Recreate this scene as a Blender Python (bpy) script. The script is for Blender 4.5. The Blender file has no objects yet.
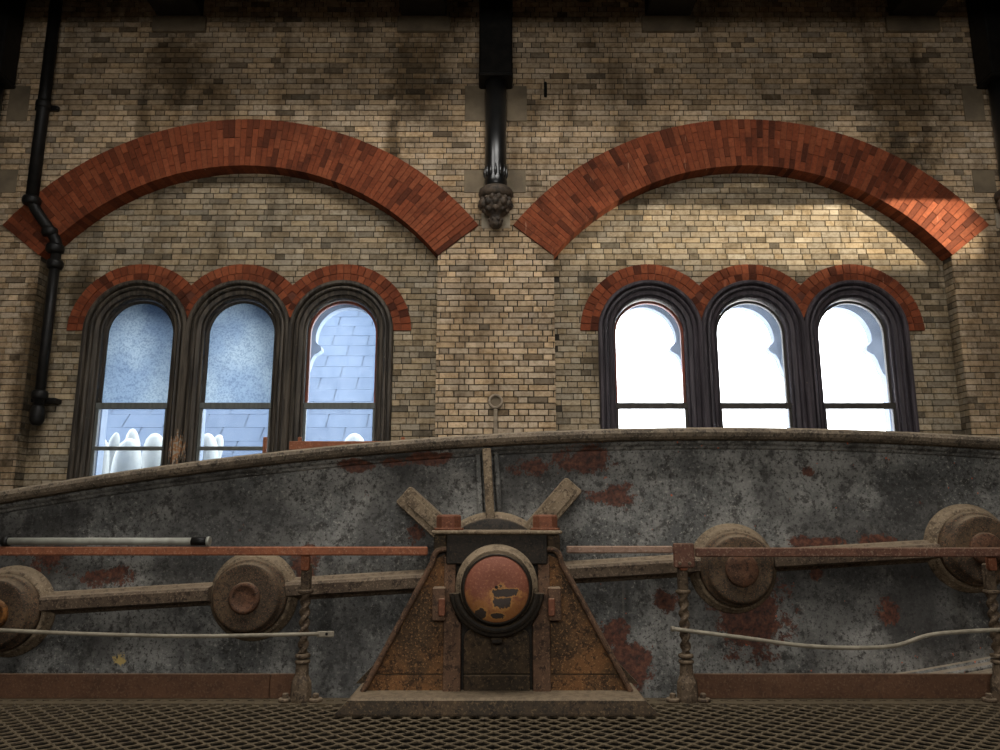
import bpy, math, random
from mathutils import Vector, Matrix
from mathutils.geometry import tessellate_polygon

random.seed(7)
R = math.radians
SC = bpy.context.scene
COL = SC.collection

# ------------------------------------------------------------------ camera
cam = bpy.data.cameras.new('camera')
cam.sensor_width = 36.0
cam.lens = 27.0
cam.clip_start = 0.05
cam.clip_end = 400
camo = bpy.data.objects.new('camera', cam)
camo.location = (0.05, 0.0, 1.25)
camo.rotation_euler = (R(90 + 10.8), 0, 0)
COL.objects.link(camo)
SC.camera = camo

# ------------------------------------------------------------------ world / light / exposure
SKY = 7.0
w = bpy.data.worlds.new('overcast_sky')
SC.world = w
w.use_nodes = True
bg = w.node_tree.nodes['Background']
bg.inputs['Color'].default_value = (1.0, 0.975, 0.935, 1)
bg.inputs['Strength'].default_value = SKY

def area_portal(name, loc, rot, sx, sy):
    l = bpy.data.lights.new(name, 'AREA')
    l.shape = 'RECTANGLE'
    l.size = sx
    l.size_y = sy
    l.cycles.is_portal = True
    o = bpy.data.objects.new(name, l)
    o.location = loc
    o.rotation_euler = rot
    COL.objects.link(o)

REAR_Y = -3.6
ADDED_WIN = [(-1.75, 0.8), (1.75, 0.8)]      # centre x, half width of the tall windows added behind the camera for light
for cx_, hw_ in ADDED_WIN:
    area_portal('added_window_portal', (cx_, REAR_Y - 0.25, 3.65), (R(90), 0, 0), 2 * hw_, 2.4)
ADDED_SKYL = (-3.9, 3.9, 1.9, 4.4)                              # roof light added unseen over the beam: x0, x1, y0, y1
area_portal('added_roof_light_portal', (0, (ADDED_SKYL[2] + ADDED_SKYL[3]) / 2, 8.75), (0, 0, 0), ADDED_SKYL[1] - ADDED_SKYL[0], ADDED_SKYL[3] - ADDED_SKYL[2])
for s_ in (-1, 1):
    area_portal('far_window_portal', (s_ * 3.04, 9.2, 2.55), (R(-90), 0, 0), 3.5, 2.8)

# floodlight added out of view on the right to rake the right hand arch (its housing is built further down)
ADDED_LAMP = Vector((8.0, 5.6, 4.60))
ADDED_LAMP_AIM = Vector((3.9, 8.5, 4.66))
spot = bpy.data.lights.new('added_floodlight_beam', 'SPOT')
spot.energy = 1500
spot.color = (1.0, 0.9, 0.72)
spot.spot_size = R(35)
spot.spot_blend = 0.75
spot.shadow_soft_size = 0.008
spoto = bpy.data.objects.new('added_floodlight_beam', spot)
spoto.location = ADDED_LAMP
spoto.rotation_euler = (ADDED_LAMP_AIM - ADDED_LAMP).to_track_quat('-Z', 'Y').to_euler()
COL.objects.link(spoto)

vs = SC.view_settings
vs.view_transform = 'Standard'
vs.look = 'None'
vs.gamma = 1.0
vs.use_curve_mapping = False
vs.exposure = 0.92
SC.cycles.use_denoising = True
SC.cycles.max_bounces = 8
SC.cycles.transparent_max_bounces = 12
SC.cycles.sample_clamp_indirect = 6.0

# ------------------------------------------------------------------ material helpers
class NT:
    def __init__(self, name):
        self.m = bpy.data.materials.new(name)
        self.m.use_nodes = True
        self.t = self.m.node_tree
        self.b = self.t.nodes['Principled BSDF']
        self.out = self.t.nodes['Material Output']
        self.pos = self.n('ShaderNodeNewGeometry').outputs['Position']
    def n(self, typ):
        return self.t.nodes.new(typ)
    def put(self, sock, v):
        if isinstance(v, bpy.types.NodeSocket):
            self.t.links.new(v, sock)
        elif isinstance(v, (tuple, list)):
            v = tuple(v)
            if len(v) == 3 and len(sock.default_value) == 4:
                v = v + (1.0,)
            sock.default_value = v
        else:
            sock.default_value = v
    def noise(self, scale, detail=4.0, rough=0.55, vec=None, dist=0.0):
        k = self.n('ShaderNodeTexNoise')
        self.put(k.inputs['Vector'], vec if vec is not None else self.pos)
        k.inputs['Scale'].default_value = scale
        k.inputs['Detail'].default_value = detail
        k.inputs['Roughness'].default_value = rough
        k.inputs['Distortion'].default_value = dist
        return k.outputs['Fac']
    def vmul(self, vec, s):
        k = self.n('ShaderNodeVectorMath'); k.operation = 'MULTIPLY'
        self.put(k.inputs[0], vec); k.inputs[1].default_value = s
        return k.outputs[0]
    def vadd(self, vec, s):
        k = self.n('ShaderNodeVectorMath'); k.operation = 'ADD'
        self.put(k.inputs[0], vec); self.put(k.inputs[1], s)
        return k.outputs[0]
    def vlen(self, vec):
        k = self.n('ShaderNodeVectorMath'); k.operation = 'LENGTH'
        self.put(k.inputs[0], vec)
        return k.outputs['Value']
    def math(self, op, a, b=0.0, clamp=False):
        k = self.n('ShaderNodeMath'); k.operation = op; k.use_clamp = clamp
        self.put(k.inputs[0], a); self.put(k.inputs[1], b)
        return k.outputs[0]
    def step(self, fac, lo, hi, a=0.0, b=1.0):
        k = self.n('ShaderNodeMapRange'); k.interpolation_type = 'SMOOTHSTEP'
        self.put(k.inputs['Value'], fac)
        k.inputs['From Min'].default_value = lo; k.inputs['From Max'].default_value = hi
        k.inputs['To Min'].default_value = a; k.inputs['To Max'].default_value = b
        return k.outputs['Result']
    def mix(self, fac, a, b, mode='MIX'):
        k = self.n('ShaderNodeMix'); k.data_type = 'RGBA'; k.blend_type = mode
        self.put(k.inputs[0], fac); self.put(k.inputs[6], a); self.put(k.inputs[7], b)
        return k.outputs[2]
    def ramp(self, fac, stops):
        k = self.n('ShaderNodeValToRGB')
        e = k.color_ramp.elements
        while len(e) < len(stops):
            e.new(0.5)
        for q, (p, c) in zip(e, stops):
            q.position = p
            q.color = tuple(c) + (1,) if len(c) == 3 else c
        self.put(k.inputs['Fac'], fac)
        return k.outputs['Color']
    def up(self):
        g = self.n('ShaderNodeNewGeometry')
        s = self.n('ShaderNodeSeparateXYZ')
        self.t.links.new(g.outputs['Normal'], s.inputs[0])
        return s.outputs['Z']
    def bump(self, h, strength=0.3, dist=0.01):
        k = self.n('ShaderNodeBump')
        k.inputs['Strength'].default_value = strength
        k.inputs['Distance'].default_value = dist
        self.put(k.inputs['Height'], h)
        self.t.links.new(k.outputs['Normal'], self.b.inputs['Normal'])
    def done(self, color, rough=0.8, metal=0.0, spec=None):
        self.put(self.b.inputs['Base Color'], color)
        self.put(self.b.inputs['Roughness'], rough)
        self.put(self.b.inputs['Metallic'], metal)
        if spec is not None:
            self.b.inputs['Specular IOR Level'].default_value = spec
        return self.m

def wall_stain(t, col, soot=1.0):
    """soot, damp streaks and pale salt marks that run over the brickwork"""
    big = t.noise(0.75, 6, 0.62)
    streak = t.noise(1.0, 5, 0.6, t.vmul(t.pos, (2.6, 2.6, 0.45)))
    fine = t.noise(19, 5, 0.72)
    col = t.mix(t.step(fine, 0.42, 0.64, 0.0, 0.7), col, t.mix(1.0, col, (0.55, 0.5, 0.42), 'MULTIPLY'))
    col = t.mix(t.step(streak, 0.5, 0.68, 0.0, 0.6 * soot), col, t.mix(1.0, col, (0.30, 0.27, 0.22), 'MULTIPLY'))
    col = t.mix(t.step(big, 0.52, 0.68, 0.0, 0.55 * soot), col, t.mix(1.0, col, (0.36, 0.32, 0.26), 'MULTIPLY'))
    # marked soot patches where water has run down
    for (x, z, rx, rz, a) in STAINS:
        d = t.vlen(t.vmul(t.vadd(t.pos, (-x, 0, -z)), (1 / rx, 0, 1 / rz)))
        d = t.math('ADD', d, t.math('MULTIPLY', t.math('SUBTRACT', t.noise(5.5, 5, 0.7), 0.5), 1.6))
        col = t.mix(t.step(d, 0.35, 1.05, a, 0.0), col, t.mix(1.0, col, (0.26, 0.23, 0.18), 'MULTIPLY'))
    salt = t.noise(3.1, 6, 0.7, t.vadd(t.vmul(t.pos, (1.6, 1.0, 0.8)), (9.2, 3.1, 5.0)))
    col = t.mix(t.step(salt, 0.6, 0.74, 0.0, 0.4), col, (0.42, 0.37, 0.29))
    return col

STAINS = [(-3.95, 6.75, 0.55, 0.75, 0.85), (-0.95, 6.6, 0.5, 0.9, 0.8), (-1.25, 5.6, 0.14, 0.7, 0.9),
          (-4.3, 6.0, 0.12, 0.5, 0.8), (2.1, 5.7, 0.16, 0.5, 0.6), (5.0, 6.2, 0.75, 0.9, 0.85),
          (-5.35, 3.0, 0.2, 1.6, 0.9), (-4.95, 3.9, 0.25, 0.5, 0.8), (0.3, 6.1, 0.4, 0.25, 0.7), (5.75, 3.3, 0.45, 1.6, 0.6),
          (5.0, 5.5, 0.4, 0.4, 0.7), (3.0, 5.05, 1.2, 0.2, 0.5), (-6.3, 5.7, 0.3, 0.4, 0.8)]

def brick_mat(name, source, soot=1.0):
    t = NT(name)
    if source == 'attr':
        a = t.n('ShaderNodeAttribute'); a.attribute_name = 'tone'
        c = a.outputs['Color']
    else:
        c = t.n('ShaderNodeObjectInfo').outputs['Color']
    c = wall_stain(t, c, soot)
    t.bump(t.noise(60, 3, 0.7), 0.5, 0.004)
    return t.done(c, 0.92, spec=0.2)

M = {}
M['brick'] = brick_mat('stock_brick_courses', 'attr')
M['brick_one'] = brick_mat('stock_brick', 'obj')
def red_mat():
    t = NT('red_brick')
    c = t.n('ShaderNodeObjectInfo').outputs['Color']
    f = t.noise(30, 4, 0.6)
    c = t.mix(t.step(f, 0.35, 0.7, 0.0, 0.5), c, t.mix(1.0, c, (0.5, 0.42, 0.4), 'MULTIPLY'))
    g = t.noise(1.7, 5, 0.65)
    c = t.mix(t.step(g, 0.5, 0.66, 0.0, 0.6), c, t.mix(1.0, c, (0.34, 0.32, 0.32), 'MULTIPLY'))
    s = t.noise(1.0, 3, 0.6, t.vmul(t.pos, (16, 1, 2.4)))
    c = t.mix(t.step(s, 0.69, 0.76, 0.0, 0.4), c, (0.5, 0.3, 0.2))
    t.bump(f, 0.4, 0.004)
    return t.done(c, 0.85, spec=0.25)
M['red'] = red_mat()
def simple(name, c1, c2, scale=8, rough=0.8, metal=0.0, bump=0.25, spec=None, detail=5):
    t = NT(name)
    f = t.noise(scale, detail, 0.62)
    c = t.mix(t.step(f, 0.35, 0.68), c1, c2)
    if bump:
        t.bump(t.noise(scale * 4, 4, 0.6), bump, 0.006)
    return t.done(c, rough, metal, spec)
M['mortar'] = simple('dark_mortar', (0.028, 0.022, 0.015), (0.070, 0.055, 0.036), 5, 0.95)
M['red_mortar'] = simple('red_mortar', (0.08, 0.024, 0.012), (0.13, 0.038, 0.018), 5, 0.95)
M['stone'] = simple('sooty_stone', (0.21, 0.16, 0.10), (0.13, 0.10, 0.065), 3, 0.9)
M['pale_stone'] = simple('pale_pad_stone', (0.42, 0.36, 0.27), (0.26, 0.21, 0.15), 5, 0.9)
M['outer_stone'] = simple('outer_portland_stone', (0.17, 0.20, 0.25), (0.14, 0.17, 0.22), 3, 0.9)
M['plaster'] = simple('dim_plaster', (0.11, 0.10, 0.085), (0.07, 0.06, 0.05), 1.5, 0.95)
M['timber'] = simple('sooty_roof_timber', (0.018, 0.014, 0.010), (0.03, 0.024, 0.017), 6, 0.85)
M['black_iron'] = simple('black_gloss_iron', (0.006, 0.006, 0.006), (0.013, 0.012, 0.011), 9, 0.28, 0.0, 0.08, 0.6)
M['pipe_iron'] = simple('black_pipe_iron', (0.006, 0.0055, 0.005), (0.013, 0.0115, 0.0095), 9, 0.5, 0.0, 0.2, 0.25)
M['corbel'] = simple('carved_corbel', (0.03, 0.022, 0.015), (0.10, 0.07, 0.045), 14, 0.7, 0.0, 0.5)
def wood_frame(name, c1, c2, flake):
    t = NT(name)
    f = t.noise(1.0, 5, 0.6, t.vmul(t.pos, (22, 22, 1.6)))
    c = t.mix(t.step(f, 0.4, 0.62), c1, c2)
    p = t.noise(17, 5, 0.72)
    c = t.mix(t.step(p, 0.655, 0.7, 0.0, flake), c, (0.22, 0.17, 0.12))
    if flake > 0.5:      # paint worn back to bare wood low on one mullion
        d = t.vlen(t.vmul(t.vadd(t.pos, (3.64, 0, -2.02)), (1 / .13, 0, 1 / .26)))
        st_ = t.noise(1.0, 3, 0.6, t.vmul(t.pos, (60, 60, 7)))
        c = t.mix(t.step(t.math('ADD', d, t.math('MULTIPLY', st_, 2.2)), 1.6, 1.75, 0.9, 0.0), c, t.mix(t.step(t.noise(30), .45, .6), (0.36, 0.17, 0.07), (0.40, 0.36, 0.29)))
    t.bump(f, 0.5, 0.006)
    return t.done(c, 0.62, spec=0.35)
M['frame_brown'] = wood_frame('dark_brown_frame_paint', (0.028, 0.022, 0.016), (0.085, 0.068, 0.050), 0.9)
M['frame_purple'] = wood_frame('dark_purple_frame_paint', (0.030, 0.024, 0.028), (0.062, 0.05, 0.056), 0.6)
M['sash_red'] = wood_frame('red_brown_sash', (0.22, 0.05, 0.025), (0.10, 0.035, 0.02), 0.1)
M['sash_grey'] = wood_frame('grey_sash', (0.13, 0.135, 0.122), (0.095, 0.10, 0.09), 0.1)
M['sash_dark'] = wood_frame('dark_sash', (0.05, 0.043, 0.035), (0.032, 0.027, 0.022), 0.1)

def glass_mat(name, tint, film, film_col):
    t = NT(name)
    t.t.nodes.remove(t.b)
    tr = t.n('ShaderNodeBsdfTransparent'); tr.inputs['Color'].default_value = tint + (1,)
    gl = t.n('ShaderNodeBsdfGlossy'); gl.inputs['Roughness'].default_value = 0.02
    fr = t.n('ShaderNodeFresnel'); fr.inputs['IOR'].default_value = 1.45
    mx = t.n('ShaderNodeMixShader')
    t.t.links.new(fr.outputs[0], mx.inputs[0]); t.t.links.new(tr.outputs[0], mx.inputs[1]); t.t.links.new(gl.outputs[0], mx.inputs[2])
    df = t.n('ShaderNodeBsdfTranslucent'); df.inputs['Color'].default_value = film_col + (1,)
    m2 = t.n('ShaderNodeMixShader')
    t.put(m2.inputs[0], t.step(t.noise(9, 5, 0.65), 0.25, 0.8, film * 0.6, film * 1.5))
    t.t.links.new(mx.outputs[0], m2.inputs[1]); t.t.links.new(df.outputs[0], m2.inputs[2])
    t.t.links.new(m2.outputs[0], t.out.inputs['Surface'])
    return t.m
M['glass'] = glass_mat('clear_old_glass', (0.93, 0.96, 1.0), 0.04, (0.5, 0.6, 0.75))
M['glass_hazy'] = glass_mat('hazy_old_glass', (0.86, 0.93, 1.0), 0.07, (0.42, 0.5, 0.64))
def frosted():
    t = NT('frosted_speckled_glass')
    t.t.nodes.remove(t.b)
    s = t.noise(48, 4, 0.75)
    g = t.noise(2.2, 3, 0.5)
    c = t.mix(t.step(s, 0.44, 0.62), (0.33, 0.40, 0.48), (0.22, 0.275, 0.35))
    c = t.mix(t.step(g, 0.35, 0.65), c, t.mix(1.0, c, (1.25, 1.2, 1.12), 'MULTIPLY'))
    df = t.n('ShaderNodeBsdfTranslucent'); t.put(df.inputs['Color'], c)
    gl = t.n('ShaderNodeBsdfGlossy'); gl.inputs['Roughness'].default_value = 0.25
    mx = t.n('ShaderNodeMixShader'); mx.inputs[0].default_value = 0.04
    t.t.links.new(df.outputs[0], mx.inputs[1]); t.t.links.new(gl.outputs[0], mx.inputs[2])
    t.t.links.new(mx.outputs[0], t.out.inputs['Surface'])
    return t.m
M['frosted'] = frosted()
def slate_mat():
    t = NT('blue_grey_slate')
    r = t.n('ShaderNodeObjectInfo').outputs['Random']
    c = t.mix(r, (0.020, 0.034, 0.060), (0.030, 0.047, 0.078))
    f = t.noise(5, 5, 0.65)
    c = t.mix(t.step(f, 0.4, 0.7, 0.0, 0.6), c, (0.040, 0.056, 0.084))
    return t.done(c, 0.7, spec=0.2)
M['slate'] = slate_mat()
M['white'] = simple('reflection_white', (0.30, 0.29, 0.25), (0.24, 0.24, 0.21), 4, 0.6, bump=0.05)
M['underlay'] = simple('dark_roof_underlay', (0.022, 0.034, 0.058), (0.018, 0.028, 0.05), 3, 0.9)
M['lead'] = simple('grey_lead', (0.10, 0.115, 0.14), (0.07, 0.08, 0.10), 3, 0.7)

def painted_iron():
    """grey blue paint gone mottled, with soot, pale chips and rust patches"""
    t = NT('mottled_grey_beam_paint')
    P = t.pos
    a = t.noise(2.2, 8, 0.68)
    b = t.noise(9, 6, 0.7)
    c = t.noise(34, 5, 0.75)
    d = t.noise(1.1, 5, 0.6, t.vmul(P, (1.5, 1, 0.8)))
    col = t.mix(t.step(a, 0.36, 0.64), (0.10, 0.100, 0.094), (0.27, 0.262, 0.238))
    col = t.mix(t.step(b, 0.50, 0.62, 0.0, 0.8), col, (0.040, 0.036, 0.031))
    col = t.mix(t.step(c, 0.54, 0.60, 0.0, 0.85), col, (0.026, 0.022, 0.018))
    col = t.mix(t.step(c, 0.43, 0.37, 0.0, 0.7), col, (0.42, 0.40, 0.345))
    col = t.mix(t.step(d, 0.52, 0.66, 0.0, 0.65), col, (0.045, 0.042, 0.038))
    run = t.noise(1.0, 4, 0.6, t.vmul(P, (14, 1, 1.0)))
    col = t.mix(t.step(run, 0.64, 0.72, 0.0, 0.35), col, (0.26, 0.24, 0.20))
    soot = t.noise(0.8, 5, 0.6, t.vadd(P, (3, 5, 1)))
    col = t.mix(t.step(soot, 0.48, 0.60, 0.0, 0.6), col, (0.030, 0.028, 0.026))
    n1 = t.math('ADD', t.math('MULTIPLY', t.math('SUBTRACT', t.noise(5, 6, 0.75), 0.5), 3.4), t.math('MULTIPLY', t.math('SUBTRACT', c, 0.5), 1.5))
    rust = t.ramp(t.noise(24, 5, 0.7), [(0.36, (0.028, 0.014, 0.010)), (0.52, (0.105, 0.036, 0.020)), (0.70, (0.20, 0.075, 0.04))])
    for (x, zz, rx, rz) in [(0.75, 1.70, .26, .11), (0.93, 1.43, .22, .10), (0.32, 1.66, .17, .09), (-1.10, 1.67, .16, .05),
                            (-0.82, 1.69, .16, .045), (-0.50, 1.72, .2, .05), (2.02, 0.52, .32, .35), (0.93, 0.36, .14, .12), (1.35, 0.62, .12, .1),
                            (2.55, 1.62, .06, .06), (2.55, 1.06, .26, .05), (-3.55, 0.92, .2, .12), (-3.1, 0.80, .2, .1), (-1.5, 0.9, .12, .16),
                            (3.05, 1.07, .18, .05), (1.0, 0.15, .2, .2), (2.55, 0.82, .05, .06), (3.1, 0.55, .1, .12), (-0.62, 1.15, .08, .1)]:
        dd = t.vlen(t.vmul(t.vadd(P, (-x, 0, -zz)), (1 / rx, 0, 1 / rz)))
        dd = t.math('ADD', dd, n1)
        col = t.mix(t.step(dd, 0.75, 0.9, 0.95, 0.0), col, rust)
    fl = t.noise(17, 2, 0.5, t.vadd(P, (1, 8, 3)))
    sep = t.n('ShaderNodeSeparateXYZ'); t.put(sep.inputs[0], P)
    east = t.step(sep.outputs['X'], 0.2, 1.4)
    col = t.mix(t.math('MULTIPLY', t.step(fl, 0.72, 0.735), east), col, (0.50, 0.12, 0.05))
    dl = t.math('ADD', t.vlen(t.vmul(t.vadd(P, (2.90, 0, -0.17)), (1 / .05, 0, 1 / .042))), t.math('MULTIPLY', t.math('SUBTRACT', c, 0.5), 5.0))
    col = t.mix(t.step(dl, 0.75, 0.9, 1.0, 0.0), col, (0.50, 0.36, 0.13))
    fr = t.noise(5.3, 6, 0.7, t.vadd(P, (4, 2, 7)))
    col = t.mix(t.step(fr, 0.66, 0.70, 0.0, 0.85), col, rust)
    col = t.mix(t.step(t.up(), 0.5, 0.9, 0.0, 0.8), col, (0.26, 0.205, 0.14))
    t.bump(t.math('ADD', b, t.math('MULTIPLY', c, 0.6)), 0.45, 0.012)
    return t.done(col, 0.68, spec=0.35)
M['beam'] = painted_iron()

def rusty(name, base, alt, dark, sp, dust=(0.24, 0.18, 0.115), dusty=0.85, scale=1.0, rough=0.75, darkamt=0.6, spec=0.22):
    t = NT(name)
    a = t.noise(3.0 * scale, 7, 0.65)
    b = t.noise(22 * scale, 5, 0.75)
    c = t.noise(60 * scale, 3, 0.7)
    col = t.mix(t.step(a, 0.38, 0.62), base, alt)
    col = t.mix(t.step(b, 0.5, 0.6, 0.0, min(1.0, darkamt * 1.3)), col, dark)
    col = t.mix(t.step(c, 0.55, 0.63, 0.0, 0.6), col, sp)
    col = t.mix(t.math('MULTIPLY', t.step(t.up(), 0.45, 0.9, 0.0, dusty), t.step(b, 0.35, 0.62, 1.0, 0.55)), col, dust)
    t.bump(t.math('ADD', b, t.math('MULTIPLY', c, 0.5)), 0.4, 0.008)
    return t.done(col, rough, spec=spec)
M['rust_web'] = rusty('brown_rust_web', (0.185, 0.086, 0.033), (0.075, 0.044, 0.022), (0.022, 0.014, 0.009), (0.40, 0.21, 0.085))
M['rust_dark'] = rusty('sooty_rust', (0.068, 0.043, 0.023), (0.036, 0.026, 0.016), (0.015, 0.011, 0.008), (0.15, 0.098, 0.048))
M['rust_pink'] = rusty('red_brown_paint', (0.145, 0.080, 0.047), (0.090, 0.051, 0.031), (0.03, 0.019, 0.013), (0.27, 0.16, 0.09))
M['dusty'] = rusty('dust_coated_iron', (0.25, 0.185, 0.118), (0.155, 0.112, 0.07), (0.06, 0.042, 0.028), (0.38, 0.30, 0.2))
M['rib'] = rusty('dusty_rib', (0.125, 0.09, 0.06), (0.075, 0.05, 0.034), (0.03, 0.02, 0.014), (0.28, 0.2, 0.13), dust=(0.27, 0.205, 0.135))
M['lip'] = rusty('dusty_flange', (0.19, 0.145, 0.10), (0.10, 0.078, 0.056), (0.03, 0.024, 0.019), (0.34, 0.28, 0.2), dust=(0.27, 0.215, 0.15))
M['orange'] = rusty('faded_orange_rail', (0.30, 0.105, 0.05), (0.22, 0.078, 0.038), (0.10, 0.035, 0.02), (0.40, 0.20, 0.12), dust=(0.3, 0.15, 0.09), dusty=0.4, darkamt=0.3)
M['brown_rail'] = rusty('brown_rail_paint', (0.17, 0.078, 0.05), (0.12, 0.055, 0.036), (0.06, 0.03, 0.02), (0.3, 0.2, 0.14), dusty=0.5, darkamt=0.4)
M['pale_rail'] = rusty('pale_pink_rail', (0.30, 0.19, 0.135), (0.22, 0.13, 0.09), (0.10, 0.06, 0.04), (0.4, 0.3, 0.24), dusty=0.4, darkamt=0.3)
M['kerb'] = rusty('brown_kerb_plate', (0.135, 0.066, 0.036), (0.105, 0.052, 0.029), (0.05, 0.028, 0.018), (0.19, 0.11, 0.065), dusty=0.5, darkamt=0.3)
M['stanch'] = rusty('dusty_brown_stanchion', (0.13, 0.092, 0.058), (0.085, 0.058, 0.037), (0.03, 0.02, 0.014), (0.26, 0.19, 0.125), dusty=0.7)
M['grate'] = rusty('worn_brown_grating', (0.095, 0.070, 0.040), (0.066, 0.048, 0.028), (0.03, 0.023, 0.016), (0.16, 0.125, 0.085), dust=(0.12, 0.09, 0.053), dusty=0.7)
M['steel'] = simple('grey_steel_tube', (0.34, 0.335, 0.28), (0.24, 0.23, 0.19), 9, 0.5, 0.0, 0.08)
M['rod'] = simple('pale_rod_paint', (0.30, 0.26, 0.19), (0.20, 0.17, 0.12), 14, 0.6, 0.0, 0.1)
M['bearing'] = rusty('black_greasy_iron', (0.018, 0.014, 0.010), (0.026, 0.019, 0.013), (0.009, 0.007, 0.005), (0.06, 0.04, 0.022), dust=(0.14, 0.10, 0.06), dusty=0.75, rough=0.6, spec=0.2)
def trunnion_face():
    t = NT('flaking_orange_rust_face')
    P = t.pos
    z = t.n('ShaderNodeSeparateXYZ'); t.put(z.inputs[0], P)
    a = t.noise(14, 6, 0.7); b = t.noise(60, 4, 0.7)
    up = t.math('ADD', z.outputs['Z'], t.math('MULTIPLY', t.math('SUBTRACT', a, 0.5), 0.5))
    col = t.mix(t.step(up, 0.66, 0.80), (0.33, 0.13, 0.035), (0.20, 0.058, 0.028))
    col = t.mix(t.step(b, 0.5, 0.68, 0.0, 0.5), col, (0.40, 0.18, 0.09))
    col = t.mix(t.step(b, 0.42, 0.34, 0.0, 0.5), col, (0.11, 0.035, 0.02))
    n1 = t.math('MULTIPLY', t.math('SUBTRACT', t.noise(16, 5, 0.65), 0.5), 2.2)
    for (x, zz, rx, rz) in [(0.065, 0.735, .06, .075), (0.085, 0.765, .10, .03), (-0.075, 0.63, .045, .035), (0.03, 0.615, .05, .02)]:
        dd = t.math('ADD', t.vlen(t.vmul(t.vadd(P, (-x, 0, -zz)), (1 / rx, 0, 1 / rz))), n1)
        col = t.mix(t.step(dd, 0.92, 1.3, 0.0, 0.0), col, col)
        col = t.mix(t.step(dd, 0.86, 0.95, 1.0, 0.0), t.mix(t.step(dd, 0.95, 1.25, 0.75, 0.0), col, (0.50, 0.24, 0.06)), (0.045, 0.030, 0.022))
    t.bump(t.math('ADD', a, b), 0.35, 0.006)
    return t.done(col, 0.7)
M['trunnion'] = trunnion_face()
M['boss'] = rusty('mottled_boss_iron', (0.10, 0.066, 0.038), (0.055, 0.040, 0.026), (0.022, 0.018, 0.014), (0.26, 0.12, 0.06), scale=1.6)
M['boss_cap'] = rusty('rust_brown_cap', (0.13, 0.06, 0.033), (0.075, 0.04, 0.024), (0.024, 0.016, 0.012), (0.22, 0.11, 0.06), scale=1.6, dusty=0.5)
M['boss_orange'] = rusty('orange_rust_cap', (0.28, 0.11, 0.025), (0.10, 0.05, 0.022), (0.03, 0.018, 0.012), (0.34, 0.16, 0.05), scale=1.6, dusty=0.4)
M['nut'] = rusty('red_rust_nut', (0.20, 0.075, 0.04), (0.15, 0.055, 0.03), (0.06, 0.028, 0.018), (0.30, 0.13, 0.07), dusty=0.5, darkamt=0.3)
M['wall_ring'] = simple('mortared_ring', (0.34, 0.27, 0.19), (0.20, 0.155, 0.105), 12, 0.9)

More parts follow.
